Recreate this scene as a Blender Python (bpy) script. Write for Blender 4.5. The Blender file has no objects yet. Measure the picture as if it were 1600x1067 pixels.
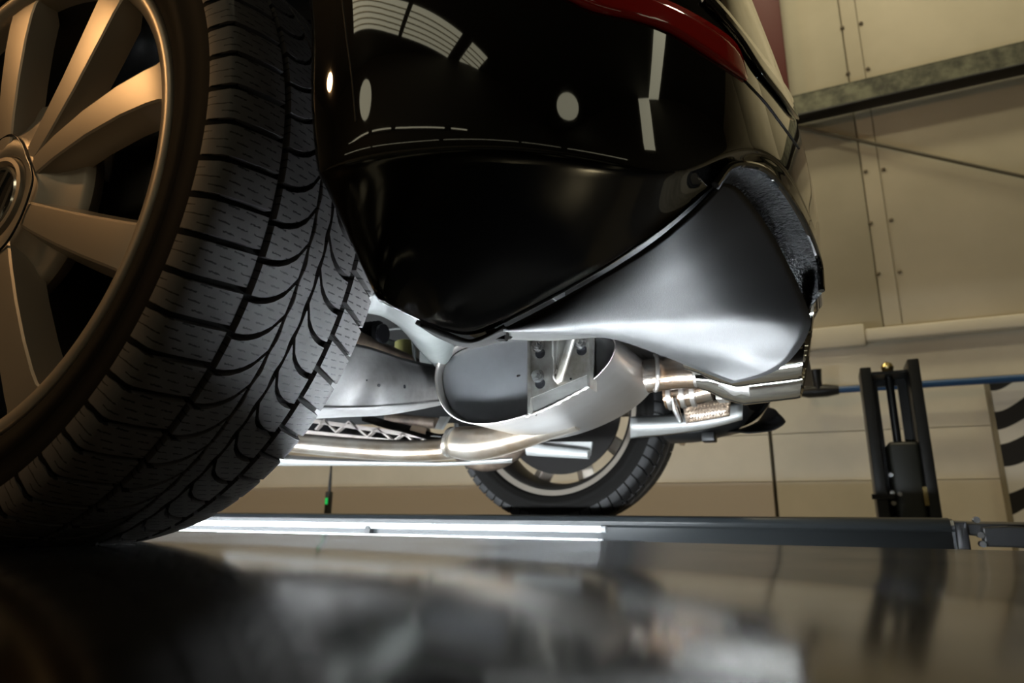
import bpy, bmesh, math, random
from mathutils import Vector, Matrix
from mathutils.bvhtree import BVHTree
random.seed(7)
SC = bpy.context.scene
COL = SC.collection
R_ = math.radians

# ------------------------------------------------------------------ camera
F = 1034.05
TH, PS, RO = R_(14.43), R_(25.43), R_(0.29)
EYE = Vector((.7784, -.3463, .0432))
DV = Vector((-math.sin(PS)*math.cos(TH), math.cos(PS)*math.cos(TH), math.sin(TH)))
RV = Vector((math.cos(PS), math.sin(PS), 0))
UV = RV.cross(DV)
RV2 = RV*math.cos(RO) + UV*math.sin(RO)
UV2 = UV*math.cos(RO) - RV*math.sin(RO)
cd = bpy.data.cameras.new('camera'); cam = bpy.data.objects.new('camera', cd); COL.objects.link(cam)
cd.sensor_width = 36; cd.lens = F/1600*36; cd.clip_start = .005; cd.clip_end = 100
M = Matrix((RV2, UV2, -DV)).transposed().to_4x4(); M.translation = EYE
cam.matrix_world = M
cd.dof.use_dof = True; cd.dof.focus_distance = .74; cd.dof.aperture_fstop = 7.0
SC.camera = cam

def ray(x, y): return DV + RV2*((x-800)/F) - UV2*((y-533.5)/F)
def at(x, y, Y=None, X=None, Z=None):
    v = ray(x, y)
    if Y is not None: k = (Y-EYE.y)/v.y
    elif X is not None: k = (X-EYE.x)/v.x
    else: k = (Z-EYE.z)/v.z
    return EYE + v*k

# ------------------------------------------------------------------ world, light, exposure
W = bpy.data.worlds.new('world'); SC.world = W; W.use_nodes = True
W.node_tree.nodes['Background'].inputs[0].default_value = (.55, .5, .38, 1)
W.node_tree.nodes['Background'].inputs[1].default_value = .02
SC.view_settings.view_transform = 'Standard'; SC.view_settings.look = 'None'
SC.view_settings.exposure = 0.0; SC.view_settings.gamma = 1; SC.view_settings.use_curve_mapping = False
LED_POWER = 260.0      # tubes on the near runway
LED_FAR = 6.0          # tubes on the far runway
SKY_POWER = 1.35

# ------------------------------------------------------------------ materials
MATS = {}
def mat(name, col, rough=.5, metal=0.0, coat=0.0, emit=None, estr=0.0, spec=.5, aniso=0.0):
    m = bpy.data.materials.new(name); m.use_nodes = True
    b = m.node_tree.nodes['Principled BSDF']
    b.inputs['Base Color'].default_value = (*col, 1)
    b.inputs['Roughness'].default_value = rough
    b.inputs['Metallic'].default_value = metal
    b.inputs['Coat Weight'].default_value = coat
    b.inputs['Coat Roughness'].default_value = .02
    b.inputs['Specular IOR Level'].default_value = spec
    b.inputs['Anisotropic'].default_value = aniso
    if emit:
        b.inputs['Emission Color'].default_value = (*emit, 1); b.inputs['Emission Strength'].default_value = estr
    MATS[name] = m
    return m
def N(m, t, **kw):
    n = m.node_tree.nodes.new(t)
    for k, v in kw.items():
        if k in n.inputs.keys(): n.inputs[k].default_value = v
        else: setattr(n, k, v)
    return n
def L(m, a, b): m.node_tree.links.new(a, b)
def B(m): return m.node_tree.nodes['Principled BSDF']
def coords(m, kind='Object', scale=(1, 1, 1)):
    tc = N(m, 'ShaderNodeTexCoord'); mp = N(m, 'ShaderNodeMapping'); mp.inputs['Scale'].default_value = scale
    L(m, tc.outputs[kind], mp.inputs['Vector']); return mp.outputs['Vector']
def ramp(m, fac, stops):
    r = N(m, 'ShaderNodeValToRGB'); e = r.color_ramp.elements
    while len(e) < len(stops): e.new(.5)
    for i, (p, c) in enumerate(stops): e[i].position = p; e[i].color = (*c, 1)
    L(m, fac, r.inputs['Fac']); return r.outputs['Color']
def noise(m, vec, scale, detail=4, rough=.6):
    n = N(m, 'ShaderNodeTexNoise', Scale=scale, Detail=detail, Roughness=rough)
    if vec is not None: L(m, vec, n.inputs['Vector'])
    return n.outputs['Fac']
def bump(m, h, strength, dist=.002):
    b = N(m, 'ShaderNodeBump', Strength=strength, Distance=dist)
    L(m, h, b.inputs['Height']); L(m, b.outputs['Normal'], B(m).inputs['Normal'])
def colnoise(m, scale, c0, c1, sc=(1, 1, 1), lo=.35, hi=.65, detail=4):
    L(m, ramp(m, noise(m, coords(m, scale=sc), scale, detail), [(lo, c0), (hi, c1)]), B(m).inputs['Base Color'])
def roughnoise(m, scale, r0, r1, sc=(1, 1, 1), lo=.3, hi=.7):
    L(m, ramp(m, noise(m, coords(m, scale=sc), scale), [(lo, (r0,)*3), (hi, (r1,)*3)]), B(m).inputs['Roughness'])

mat('black_paint', (.0035, .0034, .0033), .035, coat=1.0)
m = mat('satin_plastic', (.011, .0108, .0113), .38, spec=.26)
bump(m, noise(m, coords(m), 900, 2), .22, .0006); roughnoise(m, 30, .33, .40)
m = mat('rough_foam', (.007, .007, .008), .36, spec=.5)
bump(m, noise(m, coords(m, scale=(.7, 1, 1.6)), 240, 3), 1.0, .007)
m = mat('dark_plastic', (.012, .012, .012), .5)
m = mat('black_liner', (.02, .02, .02), .7)
m = mat('red_lens', (.42, .006, .004), .08, coat=1.0); B(m).inputs['Emission Color'].default_value = (0, 0, 0, 1)
m = mat('rubber', (.024, .0235, .024), .62); roughnoise(m, 40, .55, .75)
m = mat('sidewall_rubber', (.006, .0052, .0045), .7, spec=.12)
m = mat('rim_silver', (.46, .40, .33), .36, .5); bump(m, noise(m, coords(m), 1500, 1), .05, .0004)
mat('rim_polished', (.72, .68, .62), .18, .9)
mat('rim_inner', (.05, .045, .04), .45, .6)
mat('emblem_chrome', (.8, .77, .72), .12, 1.0)
mat('emblem_dark', (.01, .01, .012), .25)
m = mat('brake_iron', (.03, .028, .026), .4, .8)
mat('shield_rust', (.008, .006, .005), .6, spec=.2)
m = mat('brushed_steel', (.60, .575, .55), .3, .95)
colnoise(m, 7, (.55, .515, .485), (.63, .61, .59))
m = mat('cap_steel', (.42, .43, .45), .5, .35); colnoise(m, 9, (.145, .15, .158), (.19, .195, .207))
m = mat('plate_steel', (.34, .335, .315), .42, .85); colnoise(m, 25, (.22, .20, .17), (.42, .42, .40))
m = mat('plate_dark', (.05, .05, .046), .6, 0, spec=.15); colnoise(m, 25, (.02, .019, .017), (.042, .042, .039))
m = mat('zinc', (.78, .79, .80), .2, 1.0)
m = mat('tinted_steel', (.62, .52, .43), .24, 1.0)
colnoise(m, 14, (.60, .40, .26), (.70, .65, .60), (1, 1, 1), .38, .6)
m = mat('pipe_steel', (.5, .46, .41), .3, .95); colnoise(m, 7, (.40, .31, .22), (.62, .58, .52), (1, 1, 1), .36, .6)
mat('chrome', (.74, .73, .71), .06, 1.0)
mat('tip_inner', (.10, .09, .08), .25, 1.0)
m = mat('weld', (.62, .58, .55), .3, 1.0); bump(m, noise(m, coords(m), 500, 3), .6, .002)
m = mat('arm_steel', (.1, .1, .1), .5, .4)
colnoise(m, 18, (.06, .056, .054), (.12, .118, .118)); bump(m, noise(m, coords(m), 260, 3), .15, .001)
m = mat('rusty_arm', (.1, .06, .04), .6, .3); colnoise(m, 20, (.07, .05, .04), (.2, .15, .11))
m = mat('liner_grey', (.16, .17, .165), .5); colnoise(m, 12, (.05, .055, .053), (.10, .107, .103))
m = mat('dusty_black', (.05, .045, .04), .8, spec=.1); colnoise(m, 30, (.004, .0035, .003), (.016, .0135, .012)); bump(m, noise(m, coords(m), 300, 3), .3, .001)
m = mat('bracket_alu', (.27, .235, .215), .55, .1)
m = mat('shield_white', (.5, .51, .5), .4, .2)
m = mat('knurl_alu', (.70, .60, .51), .3, 1.0)
mat('sticker', (.75, .60, .46), .5)
mat('bottle_olive', (.16, .15, .05), .3)
m = mat('runway_steel', (.17, .155, .13), .2, 1.0)
base = ramp(m, noise(m, coords(m, scale=(1, 3, 1)), 3, 6), [(.3, (.105, .096, .082)), (.7, (.165, .152, .13))])
spot = ramp(m, noise(m, coords(m, scale=(.6, 1, 1)), 34, 3), [(.66, (0, 0, 0)), (.72, (1, 1, 1))])
mx = N(m, 'ShaderNodeMix', data_type='RGBA'); L(m, spot, mx.inputs[0]); L(m, base, mx.inputs[6]); mx.inputs[7].default_value = (.035, .032, .028, 1)
L(m, mx.outputs[2], B(m).inputs['Base Color'])
L(m, ramp(m, noise(m, coords(m), 5, 6), [(.3, (.115,)*3), (.7, (.175,)*3)]), B(m).inputs['Roughness'])
m = mat('beam_paint', (.020, .023, .025), .38)
mat('beam_black', (.008, .008, .009), .4)
mat('led', (1, 1, 1), .4, emit=(.86, .94, 1.0), estr=LED_POWER)
mat('led_far', (1, 1, 1), .4, emit=(.86, .94, 1.0), estr=LED_FAR)
mat('lamp_housing', (.6, .62, .64), .35, .4)
m = mat('wall_panel', (.54, .49, .365), .55); colnoise(m, 1.3, (.50, .455, .34), (.58, .525, .40))
m = mat('wall_lower', (.63, .58, .47), .5); colnoise(m, 1.5, (.57, .53, .43), (.67, .61, .50))
m = mat('wall_skirt', (.58, .515, .45), .6)
mat('screw_dark', (.16, .13, .09), .5, .3)
mat('seam_dark', (.22, .19, .13), .7)
m = mat('galvanised', (.13, .13, .10), .5, .6); colnoise(m, 12, (.05, .05, .038), (.14, .14, .10))
mat('wire_brown', (.10, .085, .055), .5)
mat('pipe_blue', (.02, .075, .20), .35)
mat('black_steel', (.006, .006, .0065), .4, .2)
mat('olive_black', (.006, .0065, .004), .45)
mat('brass', (.55, .42, .18), .25, 1.0)
mat('red_steel', (.11, .012, .009), .5)
mat('green_led', (.02, .3, .05), .4, emit=(.02, .8, .15), estr=.5)
m = mat('zebra', (.8, .78, .74), .45)
w = N(m, 'ShaderNodeTexWave', Scale=1.5, Distortion=9.0, Detail=1.0); w.bands_direction = 'Z'
w.inputs['Detail Scale'].default_value = 1.1
L(m, coords(m), w.inputs['Vector'])
L(m, ramp(m, w.outputs['Fac'], [(.48, (.012, .011, .011)), (.54, (.66, .64, .60))]), B(m).inputs['Base Color'])
m = mat('concrete', (.2, .19, .17), .6); colnoise(m, 3, (.16, .15, .13), (.25, .24, .21))
mat('ceiling_dark', (.05, .048, .04), .8)
mat('hall_wall_dark', (.055, .052, .043), .7)
mat('skylight_glow', (.8, .8, .7), .5, emit=(1.0, .95, .68), estr=SKY_POWER)
mat('lamp_glow', (1, .9, .6), .5, emit=(1.0, .89, .60), estr=54)
mat('strip_glow', (1, .9, .6), .5, emit=(1.0, .95, .66), estr=1.6)
mat('warm_glow', (1, .6, .2), .5, emit=(1.0, .56, .23), estr=150)
# tyre tread with fine sipes (coordinates in metres from the UV map)
m = mat('tread_rubber', (.05, .048, .05), .55)
uv = N(m, 'ShaderNodeUVMap'); sep = N(m, 'ShaderNodeSeparateXYZ'); L(m, uv.outputs[0], sep.inputs[0])
nz = N(m, 'ShaderNodeTexNoise', Scale=420.0, Detail=1.0); L(m, uv.outputs[0], nz.inputs['Vector'])
def mth(op, a, b=None):
    n = N(m, 'ShaderNodeMath', operation=op)
    for i, q in enumerate((a, b)):
        if q is None: continue
        if isinstance(q, (int, float)): n.inputs[i].default_value = q
        else: L(m, q, n.inputs[i])
    return n.outputs[0]
wob = mth('MULTIPLY', nz.outputs['Fac'], .0022)
ln = mth('FRACT', mth('MULTIPLY', mth('ADD', sep.outputs['Y'], wob), 130.0))
li = mth('FLOOR', mth('MULTIPLY', mth('ADD', sep.outputs['Y'], wob), 130.0))
line = mth('LESS_THAN', ln, .17)
dash = mth('LESS_THAN', mth('FRACT', mth('ADD', mth('MULTIPLY', sep.outputs['X'], 62.0), mth('MULTIPLY', li, .37))), .62)
sip = mth('MULTIPLY', line, dash)
mx = N(m, 'ShaderNodeMix', data_type='RGBA'); L(m, sip, mx.inputs[0])
L(m, ramp(m, noise(m, coords(m), 60, 4), [(.3, (.095, .089, .089)), (.7, (.125, .117, .117))]), mx.inputs[6]); mx.inputs[7].default_value = (.004, .004, .004, 1)
L(m, mx.outputs[2], B(m).inputs['Base Color'])
bump(m, mth('SUBTRACT', 1.0, sip), .6, .002)

# ------------------------------------------------------------------ helpers
def setp(o, p):
    if p:
        o.parent = p
        if p.type == 'EMPTY': o.matrix_parent_inverse = Matrix.Translation(-p.location)
def raw(name, verts, faces, m, parent=None, smooth=True, uvs=None):
    me = bpy.data.meshes.new(name); me.from_pydata([tuple(v) for v in verts], [], faces); me.validate()
    bm = bmesh.new(); bm.from_mesh(me); bmesh.ops.recalc_face_normals(bm, faces=bm.faces[:]); bm.to_mesh(me); bm.free()
    if uvs:
        ul = me.uv_layers.new(name='UVMap')
        for lp in me.loops: ul.data[lp.index].uv = uvs[lp.vertex_index]
    if isinstance(m, str): m = MATS[m]
    me.materials.append(m)
    o = bpy.data.objects.new(name, me); COL.objects.link(o)
    if smooth: me.shade_smooth()
    setp(o, parent)
    return o
def tag(o, label, cat, group=None):
    o['label'] = label; o['category'] = cat
    if group: o['group'] = group
    return o
def empty(name, loc, label, cat, group=None):
    o = bpy.data.objects.new(name, None); COL.objects.link(o); o.location = loc; o.empty_display_size = .1
    return tag(o, label, cat, group)
def sharp(o, ang=35):
    me = o.data
    try: me.set_sharp_from_angle(angle=R_(ang))
    except Exception: pass
    return o
def cat_rom(P, n):
    P = [Vector(p) for p in P]; out = []
    k = len(P)-1
    for i in range(n):
        t = i/(n-1)*k; j = min(int(t), k-1); f = t-j
        p1, p2 = P[j], P[j+1]; p0 = P[j-1] if j > 0 else p1*2-p2; p3 = P[j+2] if j+2 <= k else p2*2-p1
        out.append(.5*((2*p1)+(p2-p0)*f+(2*p0-5*p1+4*p2-p3)*f*f+(3*p1-p0-3*p2+p3)*f**3))
    return out
def grid(name, rows, m, parent=None, thick=0.0, sub=0, smooth=True, off=-1, closed=False):
    nr, nc = len(rows), len(rows[0]); vs = [v for r in rows for v in r]; fs = []
    for i in range(nr-1):
        for j in range(nc-1 if not closed else nc):
            k = (j+1) % nc
            fs.append((i*nc+j, i*nc+k, (i+1)*nc+k, (i+1)*nc+j))
    o = raw(name, vs, fs, m, parent, smooth)
    if sub: s = o.modifiers.new('smooth', 'SUBSURF'); s.levels = s.render_levels = sub
    if thick: s = o.modifiers.new('thick', 'SOLIDIFY'); s.thickness = thick; s.offset = off
    return o
def smooth_grid(rows, nr, nc):
    rr = [cat_rom(r, nc) for r in rows]
    cols = [cat_rom([r[j] for r in rr], nr) for j in range(nc)]
    return [[cols[j][i] for j in range(nc)] for i in range(nr)]
def tube_data(path, rad, seg=16, caps=True, squash=None):
    path = [Vector(p) for p in path]; n = len(path)
    if isinstance(rad, (int, float)): rad = [rad]*n
    vs, fs = [], []; up = None
    for i, p in enumerate(path):
        t = (path[min(i+1, n-1)]-path[max(i-1, 0)]).normalized()
        if up is None:
            up = Vector((0, 0, 1)) if abs(t.z) < .9 else Vector((1, 0, 0))
        a = t.cross(up).normalized(); up = a.cross(t).normalized()
        for k in range(seg):
            q = 2*math.pi*k/seg; vs.append(p+(a*math.cos(q)+up*math.sin(q)*(squash or 1))*rad[i])
    for i in range(n-1):
        for k in range(seg):
            l = (k+1) % seg; fs.append((i*seg+k, i*seg+l, (i+1)*seg+l, (i+1)*seg+k))
    if caps: fs.append(tuple(range(seg))[::-1]); fs.append(tuple((n-1)*seg+k for k in range(seg)))
    return vs, fs
def tube(name, path, rad, m, parent=None, seg=16, caps=True, n=None, squash=None):
    if n: path = cat_rom(path, n); 
    if n and not isinstance(rad, (int, float)):
        rad = [v.x for v in cat_rom([(r, 0, 0) for r in rad], n)]
    o = raw(name, *tube_data(path, rad, seg, caps, squash), m, parent); return sharp(o)
def lathe_data(prof, seg, closed=False):
    vs, fs = [], []; n = len(prof)
    for i in range(seg):
        a = 2*math.pi*i/seg
        for r, y in prof: vs.append((r*math.cos(a), y, r*math.sin(a)))
    for i in range(seg):
        j = (i+1) % seg
        for k in range(n if closed else n-1):
            l = (k+1) % n
            fs.append((i*n+k, j*n+k, j*n+l, i*n+l))
    return vs, fs
def lathe(name, prof, seg, m, parent=None, closed=False, ang=35):
    return sharp(raw(name, *lathe_data(prof, seg, closed), m, parent), ang)
def box(name, lo, hi, m, parent=None, bev=0.0, seg=2):
    bm = bmesh.new(); bmesh.ops.create_cube(bm, size=1)
    lo, hi = Vector(lo), Vector(hi)
    for v in bm.verts: v.co = Vector([(lo[i]+hi[i])/2+v.co[i]*(hi[i]-lo[i]) for i in range(3)])
    if bev: bmesh.ops.bevel(bm, geom=bm.edges[:], offset=bev, segments=seg, affect='EDGES', profile=.5)
    me = bpy.data.meshes.new(name); bm.to_mesh(me); bm.free(); me.materials.append(MATS[m])
    o = bpy.data.objects.new(name, me); COL.objects.link(o)
    if bev: me.shade_smooth(); sharp(o, 50)
    setp(o, parent)
    return o
def prism(name, pts, ext, m, parent=None, bev=0.0):
    """polygon of 3D points swept along vector ext"""
    n = len(pts); e = Vector(ext); vs = [Vector(p) for p in pts]+[Vector(p)+e for p in pts]
    fs = [tuple(range(n))[::-1], tuple(range(n, 2*n))]+[(i, (i+1) % n, n+(i+1) % n, n+i) for i in range(n)]
    o = raw(name, vs, fs, m, parent, smooth=False)
    if bev:
        b = o.modifiers.new('bevel', 'BEVEL'); b.width = bev; b.segments = 2; b.limit_method = 'ANGLE'
    return o
def pxs(pts, Y): return [at(x, y, Y=Y) for x, y in pts]
def copy_obj(o, parent):
    c = o.copy(); COL.objects.link(c); c.parent = parent; return c

TOP = .008          # runway top
RW = .364           # wheel radius
CY = .897           # car centre line
HALL = -1.45        # hall floor

# ------------------------------------------------------------------ the hall
def structure(o): o['kind'] = 'structure'; return o
structure(box('floor', (-9, -7, HALL-.1), (9, 5, HALL), 'concrete'))
YW = 4.5
wall = structure(box('wall_back', (-9, YW+.02, HALL), (9, YW+.2, 6.2), 'seam_dark'))
SEAM = at(1345, 255, Y=YW).x
SEAMX = [SEAM-7.2, SEAM-4.8, SEAM-2.4, SEAM, SEAM+2.4, SEAM+4.8]
for i in range(len(SEAMX)-1):
    box('wall_panel', (SEAMX[i]+.004, YW, 1.1), (SEAMX[i+1]-.004, YW+.02, 6.2), 'wall_panel', wall, .004, 1)
box('wall_panel', (-9, YW, 1.1), (SEAMX[0]-.004, YW+.02, 6.2), 'wall_panel', wall)
box('wall_panel', (SEAMX[-1]+.004, YW, 1.1), (9, YW+.02, 6.2), 'wall_panel', wall)
# screws in two columns beside the seam
sv, sf = tube_data([(0, 0, 0), (0, -.010, 0)], .013, 8)
sm = None
jx = at(1366, 345, Y=YW).x
scr = [(1316, 44), (1345, 37), (1325, 115), (1356, 108), (1352, 268), (1380, 265), (1360, 349), (1392, 344), (1372, 428), (1405, 425)]
for i, (x, y) in enumerate(scr):
    p = at(x, y, Y=YW-.001)
    if sm is None: o = raw('panel_screw', sv, sf, 'screw_dark', wall); sm = o.data
    else: o = bpy.data.objects.new('panel_screw', sm); COL.objects.link(o); o.parent = wall
    o.location = p
box('joint_strip', (at(1349, 100, Y=YW).x, YW-.004, 1.25), (at(1349, 100, Y=YW).x+.006, YW, 6.2), 'seam_dark', wall)
# lower wall, standing proud, with ledge
zl = at(1480, 505, Y=4.4).z
zl2 = at(1480, 524, Y=4.38).z
xs = at(1207, 720, Y=4.4).x
for x0, x1 in ((-9, -5.6), (-5.6, -2.6), (-2.6, xs-.012), (xs+.012, xs+2.4), (xs+2.42, 9)):
    for z0, z1 in ((HALL, .24), (.245, .55), (.555, zl2)):
        box('wall_panel', (x0, 4.4 if z0 > .2 else 4.385, z0), (x1, YW, z1), 'wall_lower' if z0 > .2 or x0 > xs else 'wall_skirt', wall)
structure(box('trim_1', (at(1352, 520, Y=4.38).x, 4.33, zl2), (9, YW, zl), 'wall_lower', None, .01))
structure(box('trim_2', (-9, 4.36, zl2-.02), (at(1350, 512, Y=4.38).x, YW, zl+.045), 'wall_lower', None, .01))
structure(box('wall_left', (-9.2, -7, HALL), (-9, 5, 6.2), 'hall_wall_dark'))
structure(box('wall_right', (9, -7, HALL), (9.2, 5, 6.2), 'hall_wall_dark'))
structure(box('wall_front', (-9, -7.2, HALL), (9, -7, 6.2), 'hall_wall_dark'))
structure(box('ceiling', (-9, -7, 6.2), (9, 5, 6.3), 'ceiling_dark'))

# ---- lamps and roof lights of the hall
def slant_light(n, s0, s1):
    a, b = Vector((-3.3, -4.1, 6.18)), Vector((3.6, -6.35, 6.18)); d = (b-a).normalized(); q = Vector((d.y, -d.x, 0))*-1.0
    if q.y > 0: q = -q
    P0, P1 = a+(b-a)*s0, a+(b-a)*s1; wd = 1.15
    w_ = structure(raw('window_%d' % n, [P0, P1, P1+q*wd, P0+q*wd, P0+Vector((0, 0, .01)), P1+Vector((0, 0, .01)), P1+q*wd+Vector((0, 0, .01)), P0+q*wd+Vector((0, 0, .01))], [(0, 1, 2, 3), (7, 6, 5, 4), (0, 4, 5, 1), (1, 5, 6, 2), (2, 6, 7, 3), (3, 7, 4, 0)], 'skylight_glow', None, False))
    for k in range(1, 6):
        c0, c1 = P0+q*wd*k/6+Vector((0, 0, -.03)), P1+q*wd*k/6+Vector((0, 0, -.03))
        prism('glazing_bar', [c0, c1, c1+q*.025, c0+q*.025], (0, 0, .03), 'wall_panel', w_)
slant_light(1, 0, .47)
slant_light(2, .495, .80)
slant_light(3, .875, 1.0)
structure(raw('window_4', [(7.95+.62*math.cos(k*math.pi/12), -5.15+.62*math.sin(k*math.pi/12), z) for z in (6.17, 6.19) for k in range(24)], [tuple(range(24)), tuple(range(24, 48))]+[(k, (k+1) % 24, 24+(k+1) % 24, 24+k) for k in range(24)], 'skylight_glow', None, False))
def wall_light(n, x0, x1, z0, z1, m='skylight_glow'):
    w_ = structure(box('window_%d' % n, (x0, -6.99, z0), (x1, -6.97, z1), m))
    for xx in (x0, x1): box('window_frame', (xx-.04, -7, z0-.04), (xx+.04, -6.95, z1+.04), 'hall_wall_dark', w_)
    for zz in (z0, z1): box('window_frame', (x0-.04, -7, zz-.04), (x1+.04, -6.95, zz+.04), 'hall_wall_dark', w_)
structure(raw('window_5', [(-2.95+.7*math.cos(k*math.pi/12), y, 5.05+.58*math.sin(k*math.pi/12)) for y in (-6.97, -6.99) for k in range(24)], [tuple(range(24)), tuple(range(24, 48))]+[(k, (k+1) % 24, 24+(k+1) % 24, 24+k) for k in range(24)], 'skylight_glow', None, False))
for k, (a, b) in enumerate(((-5.6, -2.6), (-2.3, -.6), (-.4, 1.9), (2.1, 2.9))): wall_light(6+k, a, b, 3.92, 4.10)
for k, (a, b) in enumerate(((-6, -2.2), (-2.1, 1.8), (1.9, 5.6), (5.7, 8.8))): wall_light(10+k, a, b, 1.95, 2.2)  # low window row added for the bright line along the bumper crease
structure(box('window_14', (8.94, -6.6, 1.95), (8.96, -2.6, 2.2), 'skylight_glow'))  # added glowing strip, continues the crease line towards the rear of the bumper
structure(box('window_15', (8.94, -1.1, 4.7), (8.96, -.45, 6.15), 'skylight_glow'))
NAMES = ['leftmost', 'middle', 'rightmost']
for k, (xx, yl) in enumerate(((-3.6, 2.6), (.6, 2.6), (3.4, 2.6), (-2.4, .9), (1.6, .9))):  # the pair above the car is added to brighten the lower back wall
    hb = empty('high_bay_lamp', (xx, yl, 6.2), ('round warm high bay lamp on the ceiling near the back wall, %s of three' % NAMES[k]) if k < 3 else ('round warm lamp added on the ceiling above the car to light the lower wall, %s of two' % ('left', 'right')[k-3]), 'lamp', 'high bay lamps')
    for nm, prof_, m_ in (('housing', [(.05, 6.2), (.12, 6.1), (.34, 5.92), (.33, 5.90), (.30, 5.93)], 'black_steel'), ('lens', [(.001, 5.915), (.30, 5.92)], 'lamp_glow')):
        vs, fs = [], []
        for i_ in range(32):
            for r, z in prof_: vs.append((xx+r*math.cos(i_*math.pi/16), yl+r*math.sin(i_*math.pi/16), z))
        n_ = len(prof_)
        for i_ in range(32):
            for q_ in range(n_-1): fs.append((i_*n_+q_, ((i_+1) % 32)*n_+q_, ((i_+1) % 32)*n_+q_+1, i_*n_+q_+1))
        raw(nm, vs, fs, m_, hb)
WL = Vector((-3.4, -2.7, 3.4))
wlp = empty('pendant_lamp', (WL.x, WL.y, 6.2), 'warm orange pendant lamp hanging over the left end of the lift', 'lamp')
tube('cord', [(WL.x, WL.y, 6.2), (WL.x, WL.y, WL.z+.3)], .012, 'black_steel', wlp, 8)
tube('socket', [(WL.x, WL.y, WL.z+.32), (WL.x, WL.y, WL.z+.28), (WL.x, WL.y, WL.z+.16)], [.03, .06, .08], 'black_steel', wlp, 16)
tube('globe', [(WL.x, WL.y, WL.z+.17*math.sin(R_(a))) for a in range(70, -91, -16)], [max(.004, .17*math.cos(R_(a))) for a in range(70, -91, -16)], 'warm_glow', wlp, 24)
sl = empty('strip_lamp', (7.6, .4, 6.2), 'long pale strip lamp crossing the ceiling towards the right wall', 'lamp')
raw('diffuser', [(6.3, .7, 6.15), (6.3, 1.3, 6.15), (8.95, .15, 6.15), (8.95, -.45, 6.15)], [(0, 1, 2, 3)], 'skylight_glow', sl, False).modifiers.new('t', 'SOLIDIFY').thickness = .03

# ---- things on and before the back wall
beam = empty('steel_beam', (1.5, 4.3, at(1430, 130, Y=4.3).z), 'galvanised steel beam running level across the cream back wall', 'beam')
zb0, zb1 = at(1265, 176, Y=4.3).z, at(1265, 143, Y=4.3).z
box('web', (-9, 4.40, zb0), (9, 4.42, zb1), 'galvanised', beam)
box('lower_flange', (-9, 4.30, zb0-.005), (9, 4.42, zb0+.012), 'black_steel', beam, .003)
box('upper_flange', (-9, 4.30, zb1-.012), (9, 4.42, zb1), 'galvanised', beam, .003)
box('lip', (-9, 4.30, zb0+.012), (9, 4.308, zb1-.012), 'galvanised', beam)
rod = tube('bracing_rod', [at(1100, 168, Y=4.44), at(1268, 203, Y=4.44), at(1600, 276, Y=4.44), at(1900, 342, Y=4.44)], .012, 'wire_brown')
tag(rod, 'thin brown bracing rod slanting down the cream wall below the beam', 'rod')
post = box('red_stanchion', (at(1150, 20, Y=4.3).x, 4.3, zb1), (at(1220, 20, Y=4.3).x, 4.42, 6.2), 'red_steel', None, .01)
tag(post, 'dark red steel stanchion above the beam beside the bumper edge', 'stanchion')
ap = empty('air_line', at(1450, 600, Y=4.27), 'blue compressed air line with black tap along the wall', 'pipe')
za = at(1450, 600, Y=4.27).z
tube('pipe_run', [(at(1300, 607, Y=4.27).x, 4.27, za), (1.5, 4.27, za), (6, 4.27, za)], .022, 'pipe_blue', ap)
q = at(1278, 607, Y=4.27)
tube('tap_body', [(q.x-.11, 4.27, za), (q.x-.06, 4.27, za), (q.x+.05, 4.27, za), (q.x+.12, 4.27, za)], [.026, .04, .04, .028], 'black_steel', ap)
tube('tap_handle', [(q.x, 4.26, za), (q.x, 4.26, za+.07), (q.x, 4.25, za+.14)], [.03, .028, .034], 'black_steel', ap)
for xx in (2.6, 4.2): box('pipe_clip', (xx-.015, 4.25, za-.03), (xx+.015, 4.325, za+.03), 'black_steel', ap)
zc = at(1560, 595, Y=4.33); zx = at(1546, 600, Y=4.33).x
zp = empty('zebra_panel', (zx+1.1, 4.35, -.6), 'white board with black zebra stripes standing against the wall', 'panel')
box('board', (zx, 4.335, -.6), (zx+2.2, 4.372, at(1600, 594, Y=4.33).z), 'zebra', zp)
box('edge_strip', (zx-.02, 4.33, -.6), (zx, 4.375, at(1600, 594, Y=4.33).z), 'seam_dark', zp)
# remote unit standing behind the far runway
pb = at(513, 806, Y=2.4)
pu = empty('control_pendant', pb, 'black stick with a green light standing behind the far runway', 'pendant')
px_, pz_ = pb.x, pb.z
tube('stem', [(px_-.004, 2.4, HALL), (px_-.004, 2.4, pz_+.16), (px_-.004, 2.4, at(512, 728, Y=2.4).z)], [.008, .008, .005], 'black_steel', pu)
box('handset', (px_-.014, 2.38, pz_-.12), (px_+.012, 2.41, at(513, 768, Y=2.4).z), 'olive_black', pu, .004)
box('indicator', (px_-.008, 2.376, at(513, 788, Y=2.4).z), (px_+.006, 2.381, at(513, 778, Y=2.4).z), 'green_led', pu)

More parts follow.
